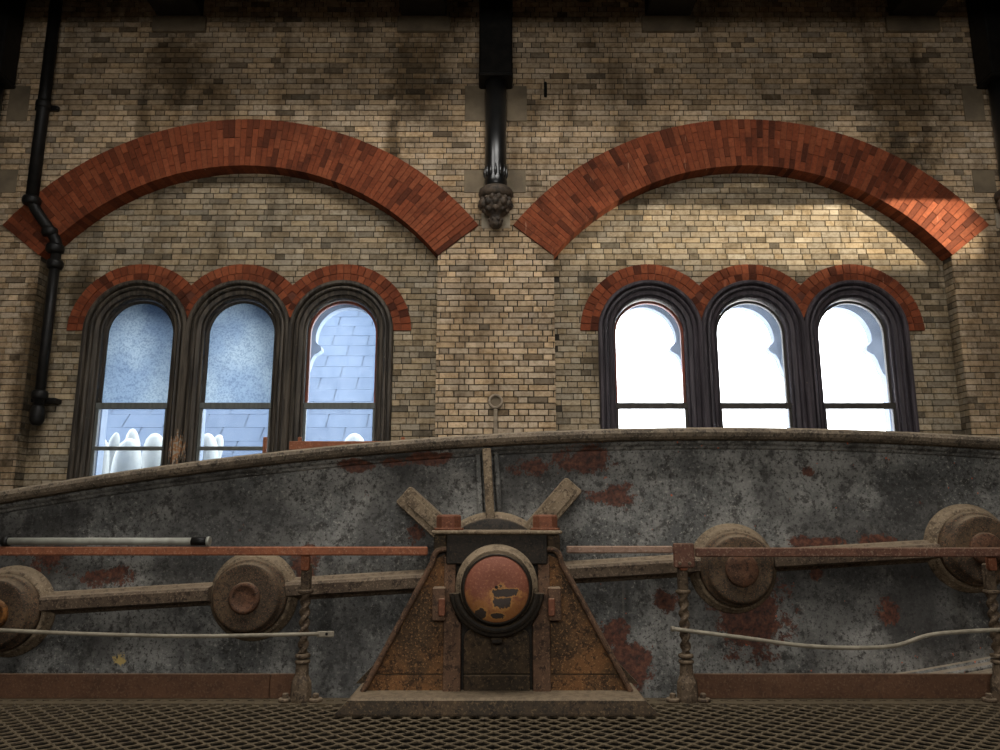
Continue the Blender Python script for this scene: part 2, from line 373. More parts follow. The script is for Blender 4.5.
# ------------------------------------------------------------------ mesh helpers
class MB:
    def __init__(self):
        self.v = []; self.f = []; self.sm = []; self.c = []
    def add(self, vs_, fs_, smooth=False, col=None):
        o = len(self.v)
        self.v += [tuple(p) for p in vs_]
        for q in fs_:
            self.f.append(tuple(o + i for i in q)); self.sm.append(smooth); self.c.append(col)
        return self
    def box(self, x0, x1, y0, y1, z0, z1, bev=0.0, col=None, back=True):
        if bev <= 0:
            v = [(x0, y0, z0), (x1, y0, z0), (x1, y1, z0), (x0, y1, z0), (x0, y0, z1), (x1, y0, z1), (x1, y1, z1), (x0, y1, z1)]
            f = [(0, 3, 2, 1), (4, 5, 6, 7), (0, 1, 5, 4), (1, 2, 6, 5), (3, 0, 4, 7)]
            if back:
                f.append((2, 3, 7, 6))
            return self.add(v, f, False, col)
        b = bev
        prof = [(x0 + b, y0), (x1 - b, y0), (x1, y0 + b), (x1, y1 - b), (x1 - b, y1), (x0 + b, y1), (x0, y1 - b), (x0, y0 + b)]
        cx, cy = (x0 + x1) / 2, (y0 + y1) / 2
        def ring(z, s):
            r_ = []
            for px, py in prof:
                r_.append((px - s * (1 if px > cx else -1), py - s * (1 if py > cy else -1), z))
            return r_
        v = ring(z0, b) + ring(z0 + b, 0) + ring(z1 - b, 0) + ring(z1, b)
        f = [tuple(range(7, -1, -1)), tuple(range(24, 32))]
        for k in range(3):
            for i in range(8):
                j = (i + 1) % 8
                f.append((k * 8 + i, k * 8 + j, k * 8 + 8 + j, k * 8 + 8 + i))
        return self.add(v, f, False, col)
    def prism(self, pts, y0, y1, bev=0.0):
        """outline in (x, z), counter-clockwise seen from -y, extruded from y0 (front) to y1"""
        n = len(pts)
        def inset(d):
            out = []
            for i in range(n):
                p, a, q = Vector(pts[i]), Vector(pts[i - 1]), Vector(pts[(i + 1) % n])
                e1 = (p - a).normalized(); e2 = (q - p).normalized()
                n1 = Vector((-e1.y, e1.x)); n2 = Vector((-e2.y, e2.x))
                m_ = n1 + n2
                m_ = m_ / max(0.3, m_.length_squared) * 2 / 1.0 if m_.length > 1e-6 else n1
                out.append(p + m_ * d * 0.5 * 1.0)
            return out
        if bev > 0:
            fr = [(p.x, y0, p.y) for p in inset(bev)]
            v = fr + [(x, y0 + bev, z) for x, z in pts] + [(x, y1, z) for x, z in pts]
            rings = 3
        else:
            v = [(x, y0, z) for x, z in pts] + [(x, y1, z) for x, z in pts]
            rings = 2
        tri = tessellate_polygon([[Vector((x, z, 0)) for x, z in pts]])
        f = []
        for t_ in tri:
            a, b, c = t_
            if (Vector(pts[b]) - Vector(pts[a])).cross(Vector(pts[c]) - Vector(pts[a])) < 0:
                a, b, c = a, c, b
            f.append((a, b, c))
            o = (rings - 1) * n
            f.append((o + a, o + c, o + b))
        for k in range(rings - 1):
            for i in range(n):
                j = (i + 1) % n
                f.append((k * n + i, (k + 1) * n + i, (k + 1) * n + j, k * n + j))
        return self.add(v, f)
    def lathe(self, prof, c, axis='y', n=40, smooth=True, cap=True):
        """prof = [(radius, offset along axis)], from first to last"""
        v = []; f = []
        for r_, h in prof:
            for i in range(n):
                a = 2 * math.pi * i / n
                if axis == 'y':
                    v.append((c[0] + r_ * math.cos(a), c[1] + h, c[2] + r_ * math.sin(a)))
                elif axis == 'z':
                    v.append((c[0] + r_ * math.cos(a), c[1] + r_ * math.sin(a), c[2] + h))
                else:
                    v.append((c[0] + h, c[1] + r_ * math.cos(a), c[2] + r_ * math.sin(a)))
        for k in range(len(prof) - 1):
            for i in range(n):
                j = (i + 1) % n
                f.append((k * n + i, k * n + j, (k + 1) * n + j, (k + 1) * n + i))
        if cap:
            f.append(tuple(range(n - 1, -1, -1)))
            f.append(tuple(range((len(prof) - 1) * n, len(prof) * n)))
        self.add(v, f)
        for i in range(len(f)):
            self.sm[-1 - i] = smooth and len(f[len(f) - 1 - i]) == 4
        return self
    def sweep(self, path, prof, closed_prof=True, cap=True, smooth=False):
        """path: list of (point, side vector, up vector); prof: list of (a, b) -> point + a*side + b*up"""
        n = len(prof); v = []; f = []
        for p, s, u in path:
            for a, b in prof:
                v.append(tuple(Vector(p) + Vector(s) * a + Vector(u) * b))
        m_ = n if closed_prof else n - 1
        for k in range(len(path) - 1):
            for i in range(m_):
                j = (i + 1) % n
                f.append((k * n + i, k * n + j, (k + 1) * n + j, (k + 1) * n + i))
        if cap and closed_prof:
            f.append(tuple(range(n - 1, -1, -1)))
            f.append(tuple(range((len(path) - 1) * n, len(path) * n)))
        return self.add(v, f, smooth)
    def tube(self, pts, r_, n=14, smooth=True):
        path = []
        pts = [Vector(p) for p in pts]
        up0 = Vector((0, 1, 0))
        for i, p in enumerate(pts):
            d = (pts[min(i + 1, len(pts) - 1)] - pts[max(i - 1, 0)]).normalized()
            s = d.cross(up0)
            if s.length < 1e-3:
                s = d.cross(Vector((1, 0, 0)))
            s.normalize(); u = s.cross(d).normalized()
            path.append((p, s, u))
        prof = [(r_ * math.cos(2 * math.pi * i / n), r_ * math.sin(2 * math.pi * i / n)) for i in range(n)]
        return self.sweep(path, prof, smooth=smooth)
    def mesh(self, name, mat):
        me = bpy.data.meshes.new(name)
        me.from_pydata(self.v, [], self.f)
        me.polygons.foreach_set('use_smooth', self.sm)
        if any(c is not None for c in self.c):
            at = me.color_attributes.new('tone', 'FLOAT_COLOR', 'CORNER')
            data = []
            for q, c in zip(self.f, self.c):
                data += list((c or (0.2, 0.16, 0.1)) + (1.0,)) * len(q)
            at.data.foreach_set('color', data)
        if isinstance(mat, str):
            mat = M[mat]
        me.materials.append(mat)
        me.update()
        return me
    def build(self, name, mat, parent=None, loc=None):
        o = bpy.data.objects.new(name, self.mesh(name, mat))
        COL.objects.link(o)
        if parent is not None:
            o.parent = parent
        if loc is not None:
            o.location = loc
        return o

def empty(name, loc=(0, 0, 0), rot=(0, 0, 0)):
    o = bpy.data.objects.new(name, None)
    o.location = loc
    o.rotation_euler = rot
    o.empty_display_size = 0.2
    COL.objects.link(o)
    return o
def tag(o, label, cat, group=None):
    o['label'] = label; o['category'] = cat
    if group:
        o['group'] = group
    return o
def struct(o, label=None):
    o['kind'] = 'structure'
    if label:
        o['label'] = label
    return o
def place(mesh, name, parent, loc=(0, 0, 0), rot=(0, 0, 0), color=None):
    o = bpy.data.objects.new(name, mesh)
    COL.objects.link(o)
    o.parent = parent; o.location = loc; o.rotation_euler = rot
    if color is not None:
        o.color = tuple(color) + (1.0,)
    return o

# ------------------------------------------------------------------ dimensions of the far wall
YW, YR = 8.40, 8.60            # pier face, recessed face under the big arches
AC, AZ, RI, RO, AE = 3.02, 2.43, 2.98, 3.59, R(51.7)
HW = RI * math.sin(AE)
FOOT = AZ + RI * math.cos(AE)
WS, WSP, WB = 1.21, 3.42, 1.30  # window spacing, spring height, sill
WC = [s * 3.03 + k * WS for s in (-1, 1) for k in (-1, 0, 1)]

def arch_outline(cx, r_, zs, zb, n=28):
    p = [(cx - r_, zb)]
    for i in range(n + 1):
        a = math.pi * (1 - i / n)
        p.append((cx + r_ * math.cos(a), zs + r_ * math.sin(a)))
    p.append((cx + r_, zb))
    return p
def recess_outline(cx, zb=0.0, n=40, g=0.014):
    p = [(cx - HW - g, zb)]
    for i in range(n + 1):
        a = -AE + 2 * AE * i / n
        p.append((cx + (RI + g) * math.sin(a) + g * .2 * (-1 if a < 0 else 1), AZ + (RI + g) * math.cos(a)))
    p.append((cx + HW + g, zb))
    return p
def plate_with_holes(mb, outer, holes, y):
    polys = [outer] + holes
    tri = tessellate_polygon([[Vector((x, z, 0)) for x, z in q] for q in polys])
    flat = [(x, y, z) for q in polys for x, z in q]
    mb.add(flat, [tuple(t_) for t_ in tri])
def reveal(mb, outline, y0, y1):
    n = len(outline)
    v = [(x, y0, z) for x, z in outline] + [(x, y1, z) for x, z in outline]
    mb.add(v, [(i, i + 1, n + i + 1, n + i) for i in range(n - 1)])

# ------------------------------------------------------------------ room shell
XS = 9.3
mb = MB()
rect = [(-XS, -1.4), (XS, -1.4), (XS, 8.6), (-XS, 8.6)]
plate_with_holes(mb, rect, [recess_outline(s * AC) for s in (-1, 1)], YW + 0.013)
for s in (-1, 1):
    reveal(mb, recess_outline(s * AC), YW + 0.013, YR + 0.013)
    plate_with_holes(mb, recess_outline(s * AC), [arch_outline(c, 0.59, WSP, WB) for c in WC if c * s > 0], YR + 0.013)
wall_back = mb.build('wall_back', 'mortar')
struct(wall_back, 'tall sooty yellow stock brick wall with two arched recesses')
mo = MB()
BR = [(.54, WB), (.54, 2.96), (.505, 2.99), (.475, 3.08), (.455, 3.16), (.42, 3.225), (.365, 3.255), (.332, 3.285), (.345, 3.335), (.385, 3.365), (.41, 3.40)]
def bracket_outline(c, r_=.41, zs=3.42, n=26):
    p = [(c - a, z) for a, z in BR]
    for i in range(n + 1):
        a = math.pi * (1 - i / n)
        p.append((c + r_ * math.cos(a), zs + r_ * math.sin(a)))
    return p + [(c + a, z) for a, z in BR[::-1]]
for y in (9.03, 9.16):
    plate_with_holes(mo, rect, [bracket_outline(c) for c in WC], y)
for c in WC:
    reveal(mo, bracket_outline(c), 9.03, 9.16)
    reveal(mo, arch_outline(c, 0.56, WSP, WB), 8.755, 9.03)
outer_skin = mo.build('outer_facing', 'outer_stone', wall_back)

mb = MB(); mb.box(-XS - .3, -XS, REAR_Y - .3, 9.15, -1.4, 8.6); struct(mb.build('wall_left', 'plaster'))
mb = MB(); mb.box(XS, XS + .3, REAR_Y - .3, 9.15, -1.4, 8.6); struct(mb.build('wall_right', 'plaster'))
mb = MB()
rw = [arch_outline(cx_, hw_, 4.0, 2.5) for cx_, hw_ in ADDED_WIN]
plate_with_holes(mb, rect, rw, REAR_Y)
plate_with_holes(mb, rect, rw, REAR_Y - .25)
for q in rw:
    reveal(mb, q + [q[0]], REAR_Y - .25, REAR_Y)
struct(mb.build('wall_front', 'plaster'))
mb = MB()
LOW_Y = 1.0
mb.box(-XS - .3, XS + .3, REAR_Y - .3, ADDED_SKYL[2], 8.6, 8.8); mb.box(-XS - .3, XS + .3, ADDED_SKYL[3], 9.2, 8.6, 8.8)
mb.box(-XS - .3, ADDED_SKYL[0], ADDED_SKYL[2], ADDED_SKYL[3], 8.6, 8.8); mb.box(ADDED_SKYL[1], XS + .3, ADDED_SKYL[2], ADDED_SKYL[3], 8.6, 8.8)
BX = [-7.0, -3.95, -0.90, 2.15, 5.20]                     # roof beams
FZ = 6.88  # underside of an unseen fascia added to shade the top of the wall
xe = [-XS] + [q for x in BX for q in (x - .285, x + .285)] + [XS]
for i in range(0, len(xe), 2):
    mb.box(xe[i], xe[i + 1], 6.95, 7.05, FZ, 8.6)
for x in BX:
    mb.box(x - .285, x + .285, 6.95, 7.05, FZ, 7.405); mb.box(x - .285, x + .285, 6.95, 7.05, 8.005, 8.6)
struct(mb.build('ceiling', 'timber'))

# floor: iron grating in front, beam pit, plain deck beyond
GA = 0.125
G0, G1 = 3.1, 5.50
mb = MB()
nx, ny = int(9.6 / GA), int((G1 - G0) / (GA / 2))
hole = [(math.cos(R(45 * k)) * (0.046 if k % 2 == 0 else 0.0385), math.sin(R(45 * k)) * (0.048 if k % 2 == 0 else 0.0385)) for k in range(8)]
for j in range(ny):
    yc = G1 - GA / 2 - j * GA / 2
    for i in range(nx):
        xc = -4.8 + i * GA + (GA / 2 if j % 2 else 0)
        h = GA / 2
        dia = [(h, 0), (h / 2, h / 2), (0, h), (-h / 2, h / 2), (-h, 0), (-h / 2, -h / 2), (0, -h), (h / 2, -h / 2)]
        v = [(xc + a, yc + b, 0.0 if k % 2 == 0 else -0.004) for k, (a, b) in enumerate(dia)]
        v += [(xc + a, yc + b, -0.006) for a, b in hole]
        v += [(xc + a, yc + b, -0.014) for a, b in hole]
        f = [(k, (k + 1) % 8, 8 + (k + 1) % 8, 8 + k) for k in range(8)]
        f += [(8 + k, 8 + (k + 1) % 8, 16 + (k + 1) % 8, 16 + k) for k in range(8)]
        mb.add(v, f)
grating = mb.build('grating', 'grate')
grating['kind'] = 'stuff'
mb = MB(); mb.box(-XS, XS, REAR_Y, G0, -.06, 0.0)
floor = mb.build('floor', 'grate')
struct(floor, 'pierced brown iron floor plates beside the beam pit')
grating.parent = floor
mb = MB()
nsl = int(9.2 / 0.11)
mb.box(-4.8, 4.8, G1 - 0.03, 5.548, -.04, 0.0)
mb.box(-4.8, 4.8, 5.57, 5.64, -.04, 0.0)
for i in range(nsl + 1):
    x = -4.6 + i * 0.11
    mb.box(x - 0.028, x + 0.028, 5.548, 5.57, -.04, 0.0)
mb.build('slotted_edge_strip', 'grate', floor)
mb = MB(); mb.box(-XS, XS, 5.64, 5.70, -1.2, -.04); mb.box(-XS, XS, 5.64, 7.1, -1.35, -1.2)
mb.box(-XS, XS, 7.0, 8.62, -.2, 0.0); mb.box(-XS, XS, REAR_Y, 5.64, -1.35, -1.2)
mb.build('pit_deck', 'timber', floor)

# ------------------------------------------------------------------ bricks of the far wall
BS, BH, BZ, JT = 0.2268, 0.1128, 0.0710, 0.0105
rnd = random.Random(3)
def tone(kind):
    q = rnd.random()
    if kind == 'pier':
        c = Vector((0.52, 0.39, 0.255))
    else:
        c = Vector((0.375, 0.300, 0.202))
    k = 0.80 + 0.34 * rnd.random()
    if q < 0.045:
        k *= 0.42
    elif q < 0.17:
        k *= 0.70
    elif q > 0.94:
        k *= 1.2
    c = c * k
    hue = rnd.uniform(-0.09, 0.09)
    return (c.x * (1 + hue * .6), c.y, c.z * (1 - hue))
def subtract(iv, a, b):
    out = []
    for (p, q, fl) in iv:
        if b <= p or a >= q:
            out.append((p, q, fl)); continue
        if a > p:
            out.append((p, a, True))
        if b < q:
            out.append((b, q, True))
    return out
bricks = []          # (x0, x1, z0, z1, y front, depth, colour)
def lay(x0, x1, z0, z1, kind):
    nrow = int((z1 - z0) / BZ)
    for j in range(nrow):
        za, zb = z0 + j * BZ, z0 + (j + 1) * BZ - JT
        x = x0 - (j % 2) * (BS + BH) / 2 + (rnd.uniform(-.012, .012) if kind == 'pier' else rnd.uniform(-.11, .11))
        k = 0
        while x < x1:
            L = BS if k % 2 == 0 else BH
            if rnd.random() < 0.07:
                L = BH if L == BS else BS
            iv = [(x, x + L - JT, False)]
            if kind == 'pier':
                for s in (-1, 1):
                    c = s * AC
                    if za < FOOT:
                        iv = subtract(iv, c - HW, c + HW)
                    elif za < AZ + RI:
                        xc = math.sqrt(max(0, RI ** 2 - (za - AZ) ** 2)) + .01
                        iv = subtract(iv, c - xc, c + xc)
            else:
                for c in WC:
                    if za < WSP:
                        iv = subtract(iv, c - .615, c + .615)
                    elif za < WSP + .59:
                        xc = math.sqrt(max(0, .595 ** 2 - (za - WSP) ** 2))
                        iv = subtract(iv, c - xc, c + xc)
            for (a, b, fl) in iv:
                a, b = max(a, x0), min(b, x1)
                if b - a > 0.004:
                    y = (YW if kind == 'pier' else YR) + rnd.uniform(-.003, .003)
                    bricks.append((a, b, za, zb, y, 0.02, tone(kind)))
            x += L; k += 1
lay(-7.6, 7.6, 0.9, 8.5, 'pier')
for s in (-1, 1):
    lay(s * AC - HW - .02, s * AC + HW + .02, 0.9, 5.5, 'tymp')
# the bricks of the pier between the two recesses are separate pieces, all other courses are laid as one
pick = [b for b in bricks if b[0] > -1.0 and b[1] < 1.0 and 1.72 < b[2] < 4.75 and b[4] < YW + .1 and b[1] - b[0] > 0.06]
pick.sort(key=lambda b: -(b[1] - b[0]))
pick = set(map(id, pick[:300]))
mbs = MB()
shared = {}
for b in bricks:
    x0, x1, z0, z1, y, d, c = b
    if id(b) in pick:
        key = (round((x1 - x0) * 200), d)
        if key not in shared:
            L = key[0] / 200
            q = MB()
            hz = (BZ - JT) / 2
            e_ = 0.003
            v = [(-L/2 + e_, 0, -hz + e_), (L/2 - e_, 0, -hz + e_), (L/2 - e_, 0, hz - e_), (-L/2 + e_, 0, hz - e_),
                 (-L/2, e_, -hz), (L/2, e_, -hz), (L/2, e_, hz), (-L/2, e_, hz), (-L/2, d, -hz), (L/2, d, -hz), (L/2, d, hz), (-L/2, d, hz)]
            f = [(0, 1, 2, 3)] + [(k, k + 4, 4 + (k + 1) % 4, (k + 1) % 4) for k in range(4)] + [(4 + k, 8 + k, 8 + (k + 1) % 4, 4 + (k + 1) % 4) for k in range(4)]
            q.add(v, f)
            shared[key] = q.mesh('brick', 'brick_one')
        o = place(shared[key], 'brick', wall_back, ((x0 + x1) / 2, y, (z0 + z1) / 2), (0, 0, 0), c)
    else:
        mbs.box(x0, x1, y, y + d, z0, z1, col=c, back=False)
courses = mbs.build('brick_courses', 'brick', wall_back)
courses['kind'] = 'stuff'

# bricks that line the recess jambs, shade put into their darker tone
lin = MB()
for s in (-1, 1):
    for t_ in (-1, 1):
        xf = s * AC + t_ * HW
        j = 0
        z = 0.9
        while z + BZ < FOOT + .02:
            cuts_ = [YW + .018, YW + .105, YR - .003] if j % 2 else [YW + .018, YR - .003]
            for a, b in zip(cuts_[:-1], cuts_[1:]):
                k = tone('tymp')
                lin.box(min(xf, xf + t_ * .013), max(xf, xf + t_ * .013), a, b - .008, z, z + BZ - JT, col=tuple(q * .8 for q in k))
            z += BZ; j += 1
o = lin.build('jamb_bricks', 'brick', wall_back); o['kind'] = 'stuff'

# dressed stones let into the piers beside the iron columns
def stone(x0, x1, z0, z1, mat='stone', y=YW - .010):
    q = MB(); q.box(x0, x1, y, YW + .015, z0, z1, 0.004)
    return q.build('stone_block', mat, wall_back)
for cx in (-6.1, 0.0, 6.1):
    stone(cx - .38, cx - .13, 6.0, 6.47); stone(cx + .13, cx + .38, 6.0, 6.47)
    stone(cx - .38, cx - .11, 5.07, 5.36); stone(cx + .11, cx + .36, 5.07, 5.36)
    stone(cx - .17, cx + .17, 4.62, 4.81, 'pale_stone')
for x in BX:
    stone(x - .33, x + .33, 7.20, 7.41, 'stone', YW - .05)

# ------------------------------------------------------------------ red brick arches
def ring_mesh(r0, r1, half, y0, y1, gap, name):
    """one voussoir brick standing at the top of the ring; turned into place by its rotation about y"""
    pts = []
    for r_, s in ((r0, -1), (r0, 1), (r1, 1), (r1, -1)):
        a = half - gap / 2 / r_
        pts.append((math.sin(s * a) * r_, math.cos(s * a) * r_))
    q = MB()
    q.prism(pts, y0, y1, 0.002)
    return q.mesh(name, 'red')
def red_tone(lo=0.35):
    q = rnd.random()
    base = Vector((0.235, 0.058, 0.021)) if q < .7 else Vector((0.27, 0.073, 0.028))
    k = rnd.uniform(0.80, 1.08)
    if q < 0.09:
        k *= lo * 1.25
    elif q < 0.26:
        k *= 0.66
    return tuple(base * k)
NA = 86
half = AE / NA
th = RO - RI
cuts = {0: [0, .395, .79, 1.0], 1: [0, .2, .60, 1.0], 2: [0, .4, .60, 1.0]}
big_mesh = {}
for k, cs in cuts.items():
    for i in range(3):
        big_mesh[(k, i)] = ring_mesh(RI + th * cs[i] + .003, RI + th * cs[i + 1] - .003, half, YW - .022, YR + .01, 0.005, 'brick')
for n_, s in enumerate((-1, 1)):
    mb = MB()
    pts = []
    for i in range(41):
        a = -AE + 2 * AE * i / 40
        pts.append((s * AC + math.sin(a) * (RI + .004), AZ + math.cos(a) * (RI + .004)))
    for i in range(41):
        a = AE - 2 * AE * i / 40
        pts.append((s * AC + math.sin(a) * (RO - .004), AZ + math.cos(a) * (RO - .004)))
    mb.prism(pts, YW - .015, YR)
    tr = mb.build('trim_%d' % (n_ + 1), 'red_mortar')
    struct(tr, 'wide segmental red brick arch over the %s window recess' % ('left' if s < 0 else 'right'))
    for i in range(NA):
        a = -AE + (2 * i + 1) * half
        for k in range(3):
            place(big_mesh[(rnd.choice((0, 1)) if i % 3 else 2, k)] if False else big_mesh[((i % 2) if i % 5 else 2, k)], 'brick', tr,
                  (s * AC, rnd.uniform(-.002, .002), AZ), (0, a, 0), red_tone())
NO, NI = 28, 24
mo_ = ring_mesh(.706, .822, math.pi / 2 / NO, YR - .014, YR + .02, 0.008, 'brick')
mi_ = ring_mesh(.585, .700, math.pi / 2 / NI, YR - .014, YR + .02, 0.008, 'brick')
for n_, c in enumerate(WC):
    k = n_ % 3
    mb = MB()
    lo = -.605 if k > 0 else -9; hi = .605 if k < 2 else 9
    inn, out = [], []
    N_ = 60
    for i in range(N_ + 1):
        a = -math.pi / 2 + math.pi * i / N_
        for lst, r_ in ((inn, .59), (out, .818)):
            x = max(lo, min(hi, math.sin(a) * r_))
            lst.append((c + x, WSP + math.cos(a) * r_))
    v = [(x, YR - .006, z) for x, z in inn] + [(x, YR - .006, z) for x, z in out] + [(x, YR + .02, z) for x, z in inn] + [(x, YR + .02, z) for x, z in out]
    m_ = N_ + 1
    f = []
    for i in range(N_):
        f += [(i, i + 1, m_ + i + 1, m_ + i), (m_ + i, m_ + i + 1, 3 * m_ + i + 1, 3 * m_ + i), (2 * m_ + i, 2 * m_ + i + 1, i + 1, i)]
    mb.add(v, f)
    tr = mb.build('trim_%d' % (n_ + 3), 'red_mortar')
    struct(tr, 'two ring red brick arch over round headed window')
    for mesh_, nn, rm in ((mo_, NO, .765), (mi_, NI, .64)):
        for i in range(nn):
            a = -math.pi / 2 + math.pi * (i + .5) / nn
            x = math.sin(a) * rm
            if x < lo - .005 or x > hi + .005:
                continue
            place(mesh_, 'brick', tr, (c, rnd.uniform(-.004, .003), WSP), (0, a, 0), red_tone(0.3))

# ------------------------------------------------------------------ windows
def arch_path(c, zs, zb, n=26):
    """path round a round headed opening: point on the axis, outward vector, y vector"""
    p = [((c, 0, zb), (-1, 0, 0), (0, 1, 0)), ((c, 0, zs), (-1, 0, 0), (0, 1, 0))]
    for i in range(1, n):
        a = math.pi * (1 - i / n)
        p.append(((c, 0, zs), (math.cos(a), 0, math.sin(a)), (0, 1, 0)))
    p += [((c, 0, zs), (1, 0, 0), (0, 1, 0)), ((c, 0, zb), (1, 0, 0), (0, 1, 0))]
    return p
FR = [(.612, 8.64), (.612, 8.545), (.600, 8.530), (.575, 8.530), (.560, 8.548), (.553, 8.585), (.545, 8.585), (.538, 8.555), (.520, 8.550), (.506, 8.565),
      (.500, 8.600), (.492, 8.600), (.488, 8.585), (.450, 8.597), (.446, 8.640), (.436, 8.640), (.432, 8.625), (.418, 8.632), (.414, 8.76), (.612, 8.76)]
SASH = [(.418, 8.70), (.388, 8.70), (.388, 8.745), (.418, 8.745)]
def window(n_, c):
    left = c < 0
    k = (n_) % 3
    e = empty('window_%d' % (n_ + 1), (c, YR, WB))
    struct(e, 'round headed sash window in %s frame' % ('dark brown' if left else 'dark purple brown'))
    def put(mb, name, mat):
        o = mb.build(name, mat, e)
        o.location = (-c, -YR, -WB)
        return o
    fm = 'frame_brown' if left else 'frame_purple'
    put(MB().sweep(arch_path(c, WSP, WB), FR), 'frame', fm)
    red = n_ in (2, 3)
    put(MB().sweep(arch_path(c, WSP - .02, 2.56), SASH), 'upper_sash', 'sash_red' if red else 'sash_dark')
    lm = 'sash_grey' if left else 'sash_dark'
    for s in (-1, 1):
        put(MB().box(c + (s * .428 if s < 0 else .388), c + (-.388 if s < 0 else .428), 8.655, 8.695, WB + .05, 2.50, 0.004), 'sash_stile', lm)
    put(MB().box(c - .428, c + .428, 8.645, 8.70, 2.50, 2.572, 0.006), 'meeting_rail', lm)
    put(MB().box(c - .43, c + .43, 8.65, 8.69, 2.018, 2.062, 0.004), 'glazing_bar', lm)
    put(MB().box(c - .428, c + .428, 8.65, 8.70, WB + .03, WB + .12, 0.004), 'bottom_rail', lm)
    put(MB().box(c - .602, c + .602, 8.52, 8.76, WB - .06, WB + .03, 0.008), 'sill', fm)
    up = arch_outline(c, .392, WSP - .02, 2.56)[::-1]
    gm = 'frosted' if n_ in (0, 1) else ('glass_hazy' if left else 'glass')
    put(MB().prism(up, 8.720, 8.724), 'pane', gm)
    put(MB().box(c - .392, c + .392, 8.672, 8.676, 2.062, 2.505), 'pane', 'glass_hazy' if left else 'glass')
    put(MB().box(c - .392, c + .392, 8.672, 8.676, WB + .11, 2.020), 'pane', 'glass_hazy' if left else 'glass')
    # peeling flakes on the mullions of the left group
    return e
for n_, c in enumerate(WC):
    window(n_, c)

# ------------------------------------------------------------------ roof beams, columns, corbels, rainwater pipe
for i, x in enumerate(BX):
    mb = MB(); mb.box(x - .28, x + .28, LOW_Y + .05, YW - .005, 7.41, 8.0, 0.01)
    o = mb.build('roof_beam', 'timber')
    tag(o, ['dark roof beam end beyond the left edge column', 'dark roof beam end over the crown of the left red arch', 'dark roof beam end just left of the central black column',
            'dark roof beam end on a stone pad right of the central column', 'dark roof beam end on a stone pad at far upper right'][i], 'roof beam', 'roof beams')
def corbel(cx, e):
    c = (cx, YW - .13, 0)
    mb = MB()
    prof = [(.02, 4.565), (.05, 4.575), (.075, 4.61), (.085, 4.66), (.075, 4.70), (.085, 4.725), (.13, 4.75), (.165, 4.79), (.18, 4.85), (.175, 4.91), (.15, 4.93)]
    mb.lathe(prof, c, 'z', 24); mb.v = [(x, min(y, YW - .013), z) for x, y, z in mb.v]
    b = mb.build('carved_bowl', 'corbel', e)
    q = MB(); q.lathe([(.15, 4.92), (.19, 4.94), (.205, 4.985), (.195, 5.03), (.165, 5.055), (.13, 5.06)], c, 'z', 28); q.v = [(x, min(y, YW - .013), z) for x, y, z in q.v]
    q.build('rim', 'corbel', e)
    # leaves standing off the bowl
    r_ = random.Random(11)
    for ring, (z, rr, n, sz) in enumerate([(4.845, .165, 12, .05), (4.775, .135, 10, .042), (4.895, .168, 14, .035), (4.66, .075, 8, .03), (4.61, .06, 7, .025)]):
        for i in range(n):
            a = 2 * math.pi * (i + .5 * (ring % 2)) / n
            if math.sin(a) > 0.1:
                continue
            x, y = c[0] + rr * math.cos(a), c[1] + rr * math.sin(a)
            s = sz * r_.uniform(.85, 1.2)
            q = MB()
            q.lathe([(s * .05, -s), (s * .55, -s * .7), (s * .9, -s * .1), (s * .75, s * .5), (s * .3, s * .9), (s * .05, s)], (x, y, z), 'z', 8)
            q.build('leaf', 'corbel', e)
def column(cx, lab, lab2):
    e = empty('iron_column', (cx, YW - .15, 5.06))
    def put(mb, name, mat='black_iron'):
        o = mb.build(name, mat, e); o.location = (-cx, -(YW - .15), -5.06); return o
    q = MB(); q.box(cx - .2, cx + .2, YW - .32, YW - .008, 6.45, 8.55, 0.02); put(q, 'box_shaft', 'pipe_iron')
    q = MB(); q.box(cx - .205, cx + .205, YW - .325, YW - .008, 6.42, 6.46, 0.012); put(q, 'collar', 'pipe_iron')
    q = MB(); q.lathe([(.128, 5.06), (.128, 5.10), (.135, 5.12), (.128, 5.16), (.126, 5.40), (.126, 6.43)], (cx, YW - .14, 0), 'z', 40); put(q, 'round_shaft')
    q = MB()
    for i in range(-3, 4):
        a = R(-90 + i * 26)
        x, y = cx + .128 * math.cos(a), YW - .14 + .128 * math.sin(a)
        q.lathe([(.004, 5.17), (.018, 5.20), (.02, 5.24), (.012, 5.29), (.003, 5.33)], (x, y, 0), 'z', 8)
    put(q, 'leaf_band')
    tag(e, lab, 'column', 'black iron columns')
    k = empty('corbel', (cx, YW - .13, 4.565))
    corbel(cx, k)
    for o in k.children:
        o.location = (-cx, -(YW - .13), -4.565)
    tag(k, lab2, 'corbel', 'carved corbels')
column(0.0, 'glossy black iron column on the pier between the two red arches', 'carved foliage corbel under the central black column')
column(6.1, 'black iron column at the right edge beside the right arch foot', 'carved foliage corbel at the right edge under its black column')
column(-6.1, 'black iron column in the dark at the left edge', 'carved foliage corbel at the left edge of the wall')

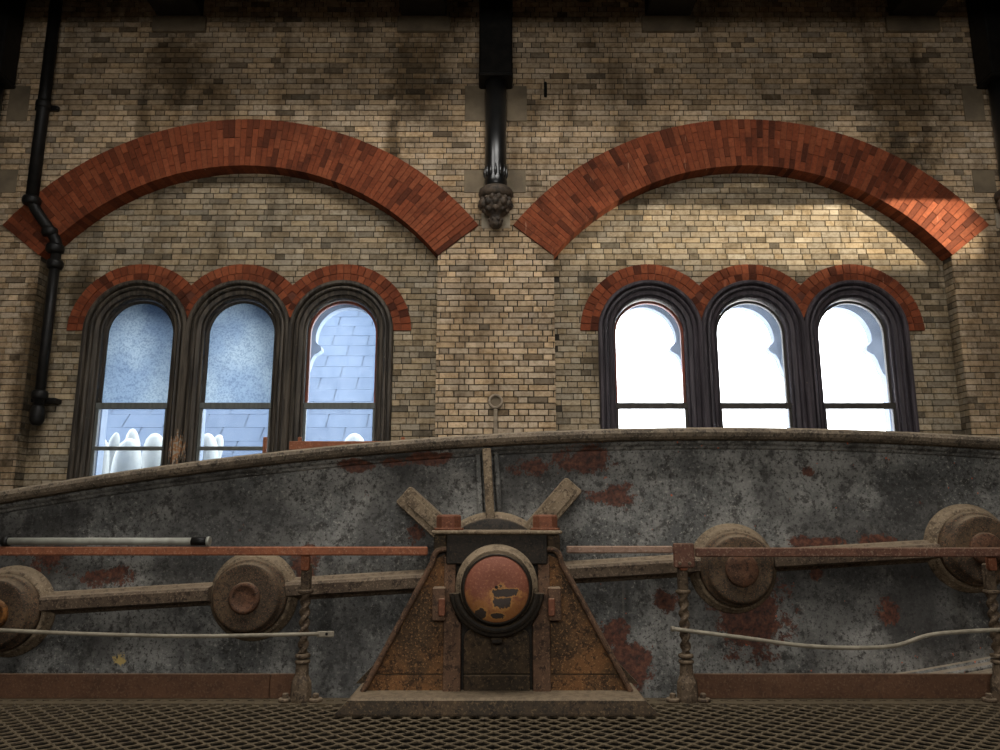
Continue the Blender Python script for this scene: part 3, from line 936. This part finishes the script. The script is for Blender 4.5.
e = empty('rainwater_pipe', (-5.46, YW - .1, 2.2))
def putp(mb, name):
    o = mb.build(name, 'pipe_iron', e); o.location = (5.46, -(YW - .1), -2.2); return o
putp(MB().tube([(-5.465, YW - .11, z) for z in (8.55, 6.5, 4.98)], .068, 18), 'upper_pipe')
sw = []
for i in range(15):
    t_ = i / 14
    s_ = t_ * t_ * (3 - 2 * t_)
    sw.append((-5.465 + .30 * s_, YW - .11 + .10 * s_, 4.98 - .62 * t_))
putp(MB().tube(sw, .062, 18), 'swan_neck')
putp(MB().tube([(-5.165, YW - .01, z) for z in (4.37, 3.4, 2.42)], .055, 18), 'lower_pipe')
for (x, y, z, r_) in [(-5.465, YW - .11, 6.15, .085), (-5.465, YW - .11, 4.92, .10), (-5.18, YW - .02, 4.36, .10), (-5.25, YW - .04, 4.56, .09), (-5.165, YW - .01, 4.17, .09), (-5.165, YW - .01, 2.62, .085)]:
    q = MB(); q.lathe([(r_ * .72, -.055), (r_ * .9, -.045), (r_, -.02), (r_, .02), (r_ * .9, .045), (r_ * .72, .055)], (x, y, z), 'z', 20)
    putp(q, 'socket_collar')
q = MB(); q.box(-5.465 - .14, -5.465 + .14, YW - .06, YW - .004, 6.12, 6.18, .008); putp(q, 'wall_bracket')
q = MB(); q.box(-5.165 - .14, -5.165 + .14, YW + .05, YR - .004, 2.545, 2.60, .008); putp(q, 'wall_bracket')
q = MB(); q.lathe([(.03, 2.27), (.055, 2.285), (.075, 2.33), (.08, 2.42), (.07, 2.47), (.058, 2.50)], (-5.165, YW - .01, 0), 'z', 20); putp(q, 'gully_cup')
tag(e, 'black cast iron rainwater pipe crossing the left arch foot', 'pipe')

q = MB()
q.lathe([(.055, 0), (.085, 0), (.085, -.03), (.075, -.036), (.055, -.03), (.055, 0)], (0, 0, 0), 'y', 28, cap=False)
e = empty('wall_ring', (0.0, YW, 2.545))
q.build('ring', 'wall_ring', e)
MB().lathe([(.05, .0), (.05, -.012)], (0, 0, 0), 'y', 24).build('back_plate', 'stone', e)
MB().box(-.022, .022, -.028, -.001, -.62, -.08, .006).build('stem', 'wall_ring', e)
tag(e, 'round mortared ring with a stem on the pier between windows', 'wall ring')
q = MB(); q.box(.59, .625, YW - .05, YW - .004, 6.31, 6.51, .01)
tag(q.build('iron_peg', 'pipe_iron'), 'small black iron peg in the wall right of the column', 'peg')

# ------------------------------------------------------------------ outside the left windows
roof = empty('slate_roof', (-5.2, 12.0, 0.0))
tag(roof, 'blue grey slate roof seen through the left windows', 'roof')
RA = R(47)
RY0, RZ0 = 12.0, 1.2
q = MB(); L = 6.95
q.add([(-12, RY0, RZ0 - .06), (-1.2, RY0, RZ0 - .06), (-1.2, RY0 + L * math.cos(RA), RZ0 + L * math.sin(RA) - .06), (-12, RY0 + L * math.cos(RA), RZ0 + L * math.sin(RA) - .06),
       (-12, RY0, -1.0), (-1.2, RY0, -1.0), (-1.2, RY0 + L * math.cos(RA), -1.0), (-12, RY0 + L * math.cos(RA), -1.0)],
      [(0, 1, 2, 3), (4, 5, 1, 0), (5, 6, 2, 1), (7, 4, 0, 3), (6, 7, 3, 2)])
o = q.build('roof_body', 'underlay', roof); o.location = (5.2, -12.0, 0)
SW_, SH_ = 0.74, 0.38
sm_ = MB()
sm_.add([(-SW_/2 + .010, 0, 0), (SW_/2 - .010, 0, 0), (SW_/2 - .010, SH_ * 1.03, -.004), (-SW_/2 + .010, SH_ * 1.03, -.004), (-SW_/2 + .010, 0, -.02), (SW_/2 - .010, 0, -.02)],
        [(0, 1, 2, 3), (4, 5, 1, 0)])
slate_mesh = sm_.mesh('slate', 'slate')
rest = MB()
nsl = 0
for j in range(int(L / SH_)):
    for i in range(int(10.8 / SW_)):
        x = -12 + (i + .5 + (.5 if j % 2 else 0)) * SW_
        y = RY0 + j * SH_ * math.cos(RA); z = RZ0 + j * SH_ * math.sin(RA)
        # seen through one of the three windows?
        k = 8.7 / (y + .1)
        wx = .05 + (x - .05) * k; wz = 1.25 + (z - 1.25) * k
        vis = any(abs(wx - c) < .39 + SW_ / 2 * k for c in WC[:3]) and 1.5 < wz < 3.9
        if x > -1.3:
            continue
        if vis and nsl < 300:
            nsl += 1
            place(slate_mesh, 'slate', roof, (x + 5.2, y - 12.0, z + .004 * rnd.random()), (RA, 0, rnd.uniform(-.006, .006)))
        else:
            for t_ in (0,):
                cr, sr = math.cos(RA), math.sin(RA)
                p = [(-SW_/2 + .010, 0, 0), (SW_/2 - .010, 0, 0), (SW_/2 - .010, SH_ * 1.03, -.004), (-SW_/2 + .010, SH_ * 1.03, -.004)]
                rest.add([(x + a + 5.2, y + b * cr - d * sr - 12.0, z + b * sr + d * cr) for a, b, d in p], [(0, 1, 2, 3)])
o = rest.build('slate_courses', 'slate', roof); o['kind'] = 'stuff'
q = MB(); q.box(-9.0, -0.9, 9.16, 12.3, -1.0, 0.9)
tag(q.build('flat_roof', 'lead'), 'grey lead flat roof outside below the left windows', 'flat roof')
reflections = [(-5.50, 2.34, .095, 0, 'narrow white rounded reflection shape at the left edge of the leftmost lower pane'),
         (-5.33, 2.45, .10, 9, 'leaning slim white reflection shape second from left in the leftmost lower pane'),
         (-5.12, 2.49, .13, -4, 'pointed white reflection shape standing behind the broad one in the leftmost window'),
         (-5.13, 2.35, .19, 3, 'broad white rounded reflection shape in the middle of the leftmost lower pane'),
         (-4.80, 2.43, .19, -6, 'white rounded reflection shape at the right edge of the leftmost lower pane'),
         (-4.05, 2.42, .17, 0, 'upright white rounded reflection shape at the left of the second window'),
         (-3.86, 2.46, .13, 16, 'white reflection shape leaning right behind another in the second window'),
         (-1.99, 2.42, .20, 0, 'low white domed reflection shape at the bottom of the third window')]
for i, (x, zt, r_, lean, lab) in enumerate(reflections):  # reflections in the window glass, built as solid shapes standing outside
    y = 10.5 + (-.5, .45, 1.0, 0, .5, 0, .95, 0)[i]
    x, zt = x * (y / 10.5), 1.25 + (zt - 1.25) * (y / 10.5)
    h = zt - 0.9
    e = empty('white_reflection', (x - h * math.tan(R(lean)), y, 0.9), (0, R(lean), 0))
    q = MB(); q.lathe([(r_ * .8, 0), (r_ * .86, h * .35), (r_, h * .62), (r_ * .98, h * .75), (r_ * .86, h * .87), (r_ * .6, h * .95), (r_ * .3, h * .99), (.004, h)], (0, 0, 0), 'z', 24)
    q.build('reflection_body', 'white', e)
    MB().lathe([(r_ * 1.05, 0), (r_ * 1.05, .06), (r_ * .82, .08)], (0, 0, 0), 'z', 24).build('reflection_foot', 'white', e)
    tag(e, lab, 'reflection', 'white reflections built as solids outside the left windows')

# ------------------------------------------------------------------ the engine beam
BY = 6.30
beam = empty('engine_beam', (0.0, BY, 0.80), (0, R(-3.3), 0))
tag(beam, 'huge cast iron engine beam with mottled grey paint and rust', 'engine beam')
BL = 6.5
def bh(x, sgn=1):
    return (1.115 if sgn > 0 else 1.215) - 0.0155 * x * x
NB = 60
xs = [-BL + 2 * BL * i / NB for i in range(NB + 1)]
pts = [(x, -bh(x, -1) + .06) for x in xs] + [(x, bh(x) - .06) for x in xs[::-1]]
MB().prism(pts, -.18, .18).build('web', 'beam', beam)
def curve_path(sgn):
    p = []
    for x in xs:
        dz = -0.031 * x * sgn
        n = Vector((-dz, 0, 1)).normalized() * sgn
        p.append(((x, 0, sgn * bh(x, sgn)), (0, -1, 0), tuple(n)))
    return p
lip = [(-.34, -.10), (.26, -.10), (.32, -.095), (.345, -.075), (.355, -.045), (.345, -.018), (.32, -.003), (.28, 0.0), (-.34, 0.0)]
mould = [(-.20, -.165), (.19, -.165), (.203, -.158), (.215, -.14), (.24, -.125), (.25, -.112), (.25, -.098), (-.20, -.098)]
for sgn, nm in ((1, 'top_flange'), (-1, 'bottom_flange')):
    MB().sweep(curve_path(sgn), lip, smooth=False).build(nm, 'lip', beam)
    MB().sweep(curve_path(sgn), mould).build('moulding', 'beam', beam)
# rib along the middle, broken by the bosses
BOSS = [(-3.78, -.045), (-1.885, -.035), (1.888, -.045), (3.77, 0.0)]
ribx = [(-6.3, -4.05), (-3.5, -2.2), (-1.66, -.42), (.42, 1.65), (2.19, 3.49), (4.05, 6.3)]
for a, b in ribx:
    p = []
    for i in range(9):
        x = a + (b - a) * i / 8
        p.append(((x, 0, 0), (0, -1, 0), (0, 0, 1)))
    MB().sweep(p, [(.17, -.10), (.20, -.085), (.22, -.065), (.285, -.055), (.31, -.045), (.315, .03), (.30, .05), (.23, .058), (.21, .075), (.17, .085)]).build('middle_rib', 'rib', beam)
# upright ribs and slanting ribs that radiate from the hub
for sgn in (1, -1):
    MB().box(-.034, .034, -.33, -.17, .40 if sgn > 0 else -1.0, 1.0 if sgn > 0 else -.40, .008).build('upright_rib', 'dusty', beam)
    for dx in (-.075, .075):
        MB().box(dx - .02, dx + .02, -.24, -.17, .40 if sgn > 0 else -.95, .96 if sgn > 0 else -.40, .006).build('rib_fillet', 'beam', beam)
for sx in (-1, 1):
    for sz in (-1, 1):
        d = Vector((sx, sz)).normalized(); n = Vector((-d.y, d.x))
        out = []
        for (r_, wv) in ((.40, -.085), (.94, -.085), (.955, -.07), (.955, .07), (.94, .085), (.40, .085)):
            p = d * r_ + n * wv
            out.append((p.x, p.y))
        ar = sum(out[i][0] * out[(i + 1) % 6][1] - out[(i + 1) % 6][0] * out[i][1] for i in range(6))
        if ar < 0:
            out = out[::-1]
        q = MB(); q.prism(out, -.36, -.17, .012); rb = q.build('slanting_rib', 'dusty', beam)
        o2 = []
        for (r_, wv) in ((.46, -.05), (.88, -.05), (.88, .035), (.46, .035)):
            p = d * r_ + n * wv
            o2.append((p.x, p.y))
        ar = sum(o2[i][0] * o2[(i + 1) % 4][1] - o2[(i + 1) % 4][0] * o2[i][1] for i in range(4))
        if ar < 0:
            o2 = o2[::-1]
        q = MB(); q.prism(o2, -.372, -.35, .006); q.build('raised_panel', 'dusty', rb)
MB().lathe([(.50, -.17), (.50, -.27), (.47, -.30), (.44, -.31), (.42, -.36), (.30, -.38)], (0, 0, 0), 'y', 56).build('hub', 'dusty', beam)
MB().lathe([(.452, -.36), (.452, -.45), (.44, -.465), (.2, -.47)], (0, 0, 0), 'y', 56).build('hub_collar', 'bearing', beam)
for i, (x, bz) in enumerate(BOSS):
    b = MB(); b.lathe([(.345, -.17), (.345, -.20), (.325, -.215), (.315, -.25), (.305, -.27), (.285, -.275)], (x, 0, bz), 'y', 48)
    bo = b.build('boss', 'dusty', beam)
    q = MB(); q.lathe([(.285, -.26), (.285, -.32), (.270, -.335), (.256, -.34), (.252, -.40), (.240, -.412), (.225, -.414), (.11, -.414)], (x, 0, bz), 'y', 48)
    q.build('end_disc', 'boss', bo)
    q = MB(); q.lathe([(.118, -.40), (.118, -.435), (.108, -.447), (.09, -.45), (.085, -.44), (.03, -.44)] if i < 2 else [(.125, -.40), (.125, -.44), (.112, -.452), (.03, -.453)], (x, 0, bz), 'y', 32)
    q.build('pin_cap', 'boss_orange' if i == 0 else 'boss_cap', bo)
MB().lathe([(.20, -.5), (.20, .5)], (0, 0, 0), 'y', 40).build('trunnion_shaft', 'bearing', beam)

# ------------------------------------------------------------------ the bearing pedestal
PX = 0.028
ped = empty('bearing_pedestal', (PX, 5.45, 0.0))
tag(ped, 'rusty A shaped iron bearing pedestal with round orange trunnion end', 'bearing pedestal')
def pp(mb, name, mat):
    o = mb.build(name, mat, ped); o.location = (0, -5.45, 0); return o
# base
v = []
prof = [(5.14, 0.0, 1.045), (5.14, .012, 1.04), (5.165, .088, .965), (5.185, .10, .955), (5.40, .105, .95), (5.80, .105, .95), (5.80, 0.0, 1.04)]
q = MB()
for y, z, hw in prof:
    v += [(-hw, y, z), (hw, y, z)]
f = [(2 * i, 2 * i + 1, 2 * i + 3, 2 * i + 2) for i in range(len(prof) - 1)]
f += [tuple(range(0, 2 * len(prof), 2))[::-1], tuple(range(1, 2 * len(prof), 2))]
q.add(v, f); pp(q, 'base', 'rust_dark')
q = MB()
q.prism([(-.93, .10), (.93, .10), (.40, 1.02), (-.40, 1.02)], 5.405, 5.62); pp(q, 'core', 'bearing')
q = MB(); q.prism([(-1.0, .10), (1.0, .10), (.86, .24), (.34, 1.02), (-.34, 1.02), (-.86, .24)], 5.62, 5.78); pp(q, 'rear_frame', 'rust_dark')
SEAM = .208
def edge(z):      # half width of the sloping side at height z
    return .895 - (z - .10) * (.895 - .415) / (.99 - .10)
for s in (-1, 1):
    def side(pts):
        return [(s * a, b) for a, b in pts] if s > 0 else [(s * a, b) for a, b in pts][::-1]
    pp(MB().prism(side([(.36, SEAM + .004), (edge(SEAM), SEAM + .004), (edge(.97), .97), (.36, 1.0)]), 5.385, 5.41), 'side_web', 'rust_web')
    pp(MB().prism(side([(.36, .10), (edge(.10), .10), (edge(SEAM), SEAM - .004), (.36, SEAM - .004)]), 5.385, 5.41), 'lower_side_web', 'rust_web')
    # sloping rim
    path = []
    rp = [(.345, 1.045), (.385, 1.045), (.415, 1.035), (.437, 1.012), (.449, .985)] + [(edge(z) + .018, z) for z in (.95, .8, .6, .4, .25, .105)]
    for i, (a, b) in enumerate(rp):
        t0 = Vector(rp[min(i + 1, len(rp) - 1)]) - Vector(rp[max(i - 1, 0)])
        t0.normalize()
        nrm = Vector((-t0.y, t0.x))
        path.append(((s * a, 5.42, b), (-s * nrm.x * 1.0, 0, -nrm.y), (0, -1, 0)))
    pp(MB().sweep(path, [(-.012, -.1), (-.012, .062), (-.004, .075), (.010, .080), (.022, .075), (.028, .062), (.028, -.1)]), 'sloping_rim', 'rust_pink')
    # upright pilaster
    pp(MB().prism(side([(.245, .10), (.365, .10), (.365, .985), (.285, .985), (.285, .60), (.245, .54)]), 5.355, 5.41, .006), 'pilaster', 'rust_pink')
    # wedge lug
    lg = MB(); lg.box(s * .395 - .045, s * .395 + .045, 5.30, 5.40, .565, .785, .008)
    lo = pp(lg, 'lug', 'rust_pink')
    q = MB(); q.box(s * .372 - .022, s * .372 + .022, 5.27, 5.31, .60, .715, .006); k_ = q.build('key', 'nut', lo)
# middle panel below the bearing
def rounded(x0, x1, z0, z1, r_):
    p = [(x0, z0), (x1, z0)]
    for i in range(7):
        a = R(90 * i / 6); p.append((x1 - r_ + r_ * math.cos(a), z1 - r_ + r_ * math.sin(a)))
    for i in range(7):
        a = R(90 + 90 * i / 6); p.append((x0 + r_ + r_ * math.cos(a), z1 - r_ + r_ * math.sin(a)))
    return p
pp(MB().prism(rounded(-.225, .225, SEAM + .004, .50, .06), 5.375, 5.41, .006), 'middle_panel', 'rust_dark')
pp(MB().box(-.225, .225, 5.375, 5.41, .10, SEAM - .004, .006), 'lower_middle_panel', 'rust_dark')
# upper housing, with the cap plate
pp(MB().box(-.352, .352, 5.335, 5.62, .935, 1.14, .008), 'housing', 'bearing')
for s in (-1, 1):
    pp(MB().box(min(s * .352, s * .44), max(s * .352, s * .44), 5.36, 5.62, 1.015, 1.14, .008), 'housing_ear', 'rust_dark')
pp(MB().box(-.455, .455, 5.31, 5.66, 1.14, 1.166, .008), 'cap_plate', 'dusty')
for s in (-1, 1):
    q = MB(); q.lathe([(.105, 1.166), (.105, 1.182)], (s * .345, 5.48, 0), 'z', 24)
    nu = pp(q, 'washer', 'nut')
    q = MB(); q.lathe([(.088, 1.182), (.088, 1.262), (.078, 1.274), (.03, 1.276)], (s * .345, 5.48, 0), 'z', 6, smooth=False)
    o = q.build('nut', 'nut', nu)
TC = (0, 0, .788)
pp(MB().lathe([(.285, 5.41), (.285, 5.335), (.272, 5.30), (.25, 5.285), (.246, 5.245)], TC, 'y', 64), 'brass_collar', 'dusty')
pp(MB().lathe([(.25, 5.41), (.24, 5.20), (.228, 5.165), (.217, 5.15), (.217, 5.2)], TC, 'y', 64, cap=False), 'trunnion_rim', 'bearing')
t_ = pp(MB().lathe([(.225, 5.30), (.216, 5.165), (.209, 5.150), (.10, 5.146), (.012, 5.146)], TC, 'y', 64), 'trunnion_end', 'trunnion')
MB().lathe([(.011, 5.140), (.011, 5.15)], (-.002, 0, .80), 'y', 12).build('centre_hole', 'bearing', t_)
# half round shell that carries the trunnion
path = []
for i in range(33):
    a = R(188 + 164 * i / 32)
    path.append(((TC[0], 5.30, TC[2]), (math.cos(a), 0, math.sin(a)), (0, -1, 0)))
pp(MB().sweep(path, [(.252, -.11), (.252, .055), (.262, .068), (.275, .072), (.29, .068), (.296, .03), (.318, .025), (.328, .01), (.328, -.11)]), 'bearing_shell', 'bearing')
pp(MB().box(-.04, .04, 5.285, 5.36, .42, .455, .008), 'drip_lug', 'bearing')

# ------------------------------------------------------------------ stanchions, rails, kerbs
def make_stanchion():
    e = empty('rail_stanchion')
    q = MB()
    rings = [(.072, 0), (.075, .02), (.072, .10), (.068, .13), (.048, .175), (.045, .245)]
    q.lathe(rings, (0, 0, 0), 'z', 8, smooth=False)
    q.build('base', 'stanch', e)
    for s in (-1, 1):
        f_ = MB(); f_.lathe([(.048, 0), (.048, .018), (.042, .024)], (s * .105, -.01, 0), 'z', 16)
        fo = f_.build('foot', 'stanch', e)
        MB().lathe([(.022, .024), (.022, .05), (.016, .055)], (s * .105, -.01, 0), 'z', 6, smooth=False).build('bolt', 'stanch', fo)
    for z in (.262, .30, .735):
        MB().lathe([(.036, -.016), (.052, -.010), (.054, 0), (.052, .010), (.036, .016)], (0, 0, z), 'z', 20).build('collar', 'stanch', e)
    # rope twist shaft
    q = MB(); n = 16; m_ = 56; v = []; f = []
    for j in range(m_ + 1):
        z = .30 + (.735 - .30) * j / m_
        tw = 2 * math.pi * 3.0 * j / m_
        for i in range(n):
            a = 2 * math.pi * i / n
            r_ = .031 + .0085 * math.cos(2 * (a - tw))
            v.append((r_ * math.cos(a), r_ * math.sin(a), z))
    for j in range(m_):
        for i in range(n):
            f.append((j * n + i, j * n + (i + 1) % n, (j + 1) * n + (i + 1) % n, (j + 1) * n + i))
    q.add(v, f, True); q.build('twisted_shaft', 'stanch', e)
    MB().box(-.034, .034, -.028, .028, .748, .93, .008).build('upper_shaft', 'stanch', e)
    MB().prism([(-.03, .90), (-.022, .885), (.022, .885), (.03, .90), (.03, 1.0), (-.03, 1.0)], -.062, -.028, .006).build('rail_clip', 'orange', e)
    return e
def copy_tree(o, parent=None):
    c = o.copy(); COL.objects.link(c); c.parent = parent
    for ch in list(o.children):
        copy_tree(ch, c)
    return c
SY = 5.543
st = make_stanchion()
spots = [(-1.335, 'twisted iron stanchion between the left boss and the pedestal'), (1.355, 'twisted iron stanchion right of the pedestal with a rail bracket'),
         (3.55, 'twisted iron stanchion in shade at the right edge'), (-3.60, 'iron stanchion at the left edge holding the rail end bracket')]
for i, (x, lab) in enumerate(spots):
    o = st if i == 0 else copy_tree(st)
    o.location = (x, SY, 0)
    tag(o, lab, 'stanchion', 'twisted rail stanchions')
    if i in (1, 3):
        MB().box(-.075, .075, -.085, -.062, .905, 1.075, .008).build('bracket_plate', 'brown_rail', o)
        for dx in (-.035, .035):
            MB().lathe([(.013, -.085), (.013, -.095), (.009, -.098)], (dx, 0, .935), 'y', 10).build('bolt_head', 'stanch', o)
RYF = 5.445
def rail(x0, x1, z0, z1, mat, lab, y0=RYF - .005, y1=RYF + .035, joints=()):
    o = MB().box(x0, x1, y0, y1, z0, z1, .008).build('handrail', mat)
    tag(o, lab, 'handrail', 'flat bar handrails')
    return o
rail(-3.52, -.462, .990, 1.051, 'orange', 'faded orange handrail running left of the pedestal')
rail(.522, 1.275, 1.005, 1.056, 'pale_rail', 'short pale pinkish handrail between the pedestal and the right stanchion')
rail(1.434, 4.6, .980, 1.045, 'brown_rail', 'brown handrail running right from the bracketed stanchion')
e = empty('steel_tube', (-3.5, RYF + .015, 1.0875))
MB().tube([(.04, 0, 0), (.7, 0, 0), (1.36, 0, 0)], .026, 20).build('tube', 'steel', e)
MB().tube([(1.36, 0, 0), (1.47, 0, 0)], .030, 20).build('end_socket', 'pipe_iron', e)
MB().lathe([(.034, -.01), (.034, .01)], (1.478, 0, 0), 'x', 20).build('end_ring', 'steel', e)
MB().lathe([(.036, -.02), (.036, .02)], (.04, 0, 0), 'x', 20).build('end_ring', 'pipe_iron', e)
tag(e, 'grey steel tube lying along the top of the left handrail', 'tube')

def smooth_pts(pts, k=6):
    out = []
    P = [Vector(p) for p in pts]
    for i in range(len(P) - 1):
        a, b, c, d = P[max(i - 1, 0)], P[i], P[i + 1], P[min(i + 2, len(P) - 1)]
        for j in range(k):
            t = j / k
            out.append(0.5 * ((2 * b) + (c - a) * t + (2 * a - 5 * b + 4 * c - d) * t * t + (3 * b - a - 3 * c + d) * t ** 3))
    out.append(P[-1])
    return out
RDY = SY - .055
e = empty('lower_rod', (-1.3, RDY, .455))
pts = smooth_pts([(-3.9, 0, .497), (-3.46, 0, .480), (-2.75, 0, .452), (-2.05, 0, .440), (-1.21, 0, .455)])
o = MB().tube(pts, .0135, 12).build('rod', 'rod', e); o.location = (1.3, 0, -.455)
o2 = MB().box(-1.23, -1.11, -.008, .008, .433, .475, .006).build('flattened_end', 'rod', e); o2.location = (1.3, 0, -.455)
MB().lathe([(.010, -.010), (.010, -.006)], (-1.16, 0, .455), 'y', 12).build('bolt_hole', 'pipe_iron', o2)
tag(e, 'thin pale rod sagging below the left handrail', 'rod')
pts = smooth_pts([(1.25, 0, .490), (1.74, 0, .430), (2.15, 0, .378), (2.50, 0, .362), (2.80, 0, .376), (3.04, 0, .445), (3.29, 0, .470), (3.57, 0, .482), (4.1, 0, .49)])
e = empty('bent_rod', (1.35, RDY, .475))
o = MB().tube(pts, .0145, 12).build('rod', 'rod', e); o.location = (-1.35, 0, -.475)
o = MB().lathe([(.019, -.012), (.019, .012)], (1.258, 0, .489), 'x', 12).build('end_cap', 'rod', e); o.location = (-1.35, 0, -.475)
tag(e, 'thin bent pale rod dipping below the right handrail', 'rod')

def kerb(xa, xb, lab):
    e = empty('kerb_plate', (xa, 5.62, 0))
    n = 1
    for (a, b) in zip(xb[:-1], xb[1:]):
        MB().box(a + .002 - xa, b - .002 - xa, 0, .022, 0.0, .165, .004).build('plate', 'kerb', e)
        MB().box(a + .002 - xa, b - .002 - xa, .022, .07, 0.0, .02, .003).build('foot_angle', 'kerb', e)
    tag(e, lab, 'kerb plate', 'brown kerb plates')
kerb(-4.7, [-4.7, -1.58, -1.39], 'low brown iron kerb plate along the floor on the left')
kerb(1.41, [1.41, 4.7], 'low brown iron kerb plate along the floor on the right')

# orange board that shows over the beam in front of the left windows
e = empty('orange_barrier', (-2.0, 7.3, 0))
MB().box(0, 1.2, -.02, .02, 1.90, 1.985, .006).build('board', 'orange', e)
for dx in (.09, 1.1, -.25):
    MB().box(dx - .018, dx + .018, .02, .06, 0.0, 2.03, .005).build('post', 'orange', e)
MB().box(-.3, .1, .02, .05, 1.0, 1.06, .005).build('lower_bar', 'orange', e)
tag(e, 'orange painted board showing just above the beam at the third window', 'barrier')

# housing of the added floodlight, its doors shaped to cut the light patch
e = empty('added_floodlight', ADDED_LAMP, spoto.rotation_euler)
rot_inv = spoto.rotation_euler.to_matrix().inverted().to_euler()
MB().lathe([(.17, .03), (.15, .12), (.08, .18), (.05, .22)], (0, 0, 0), 'z', 24, cap=False).build('added_reflector', 'pipe_iron', e)
MB().box(-.02, .02, -.02, .02, .21, 1.0).build('added_lamp_arm', 'pipe_iron', e)
MB().box(-1.35, .25, .0, .50, .066, .072).build('added_upper_barn_door', 'pipe_iron', e).rotation_euler = rot_inv
MB().box(-.6, .15, .02, .15, -.024, -.018).build('added_lower_barn_door', 'pipe_iron', e).rotation_euler = rot_inv
tag(e, 'black lamp with barn doors on an arm, added out of view beyond the right edge', 'added_floodlight')
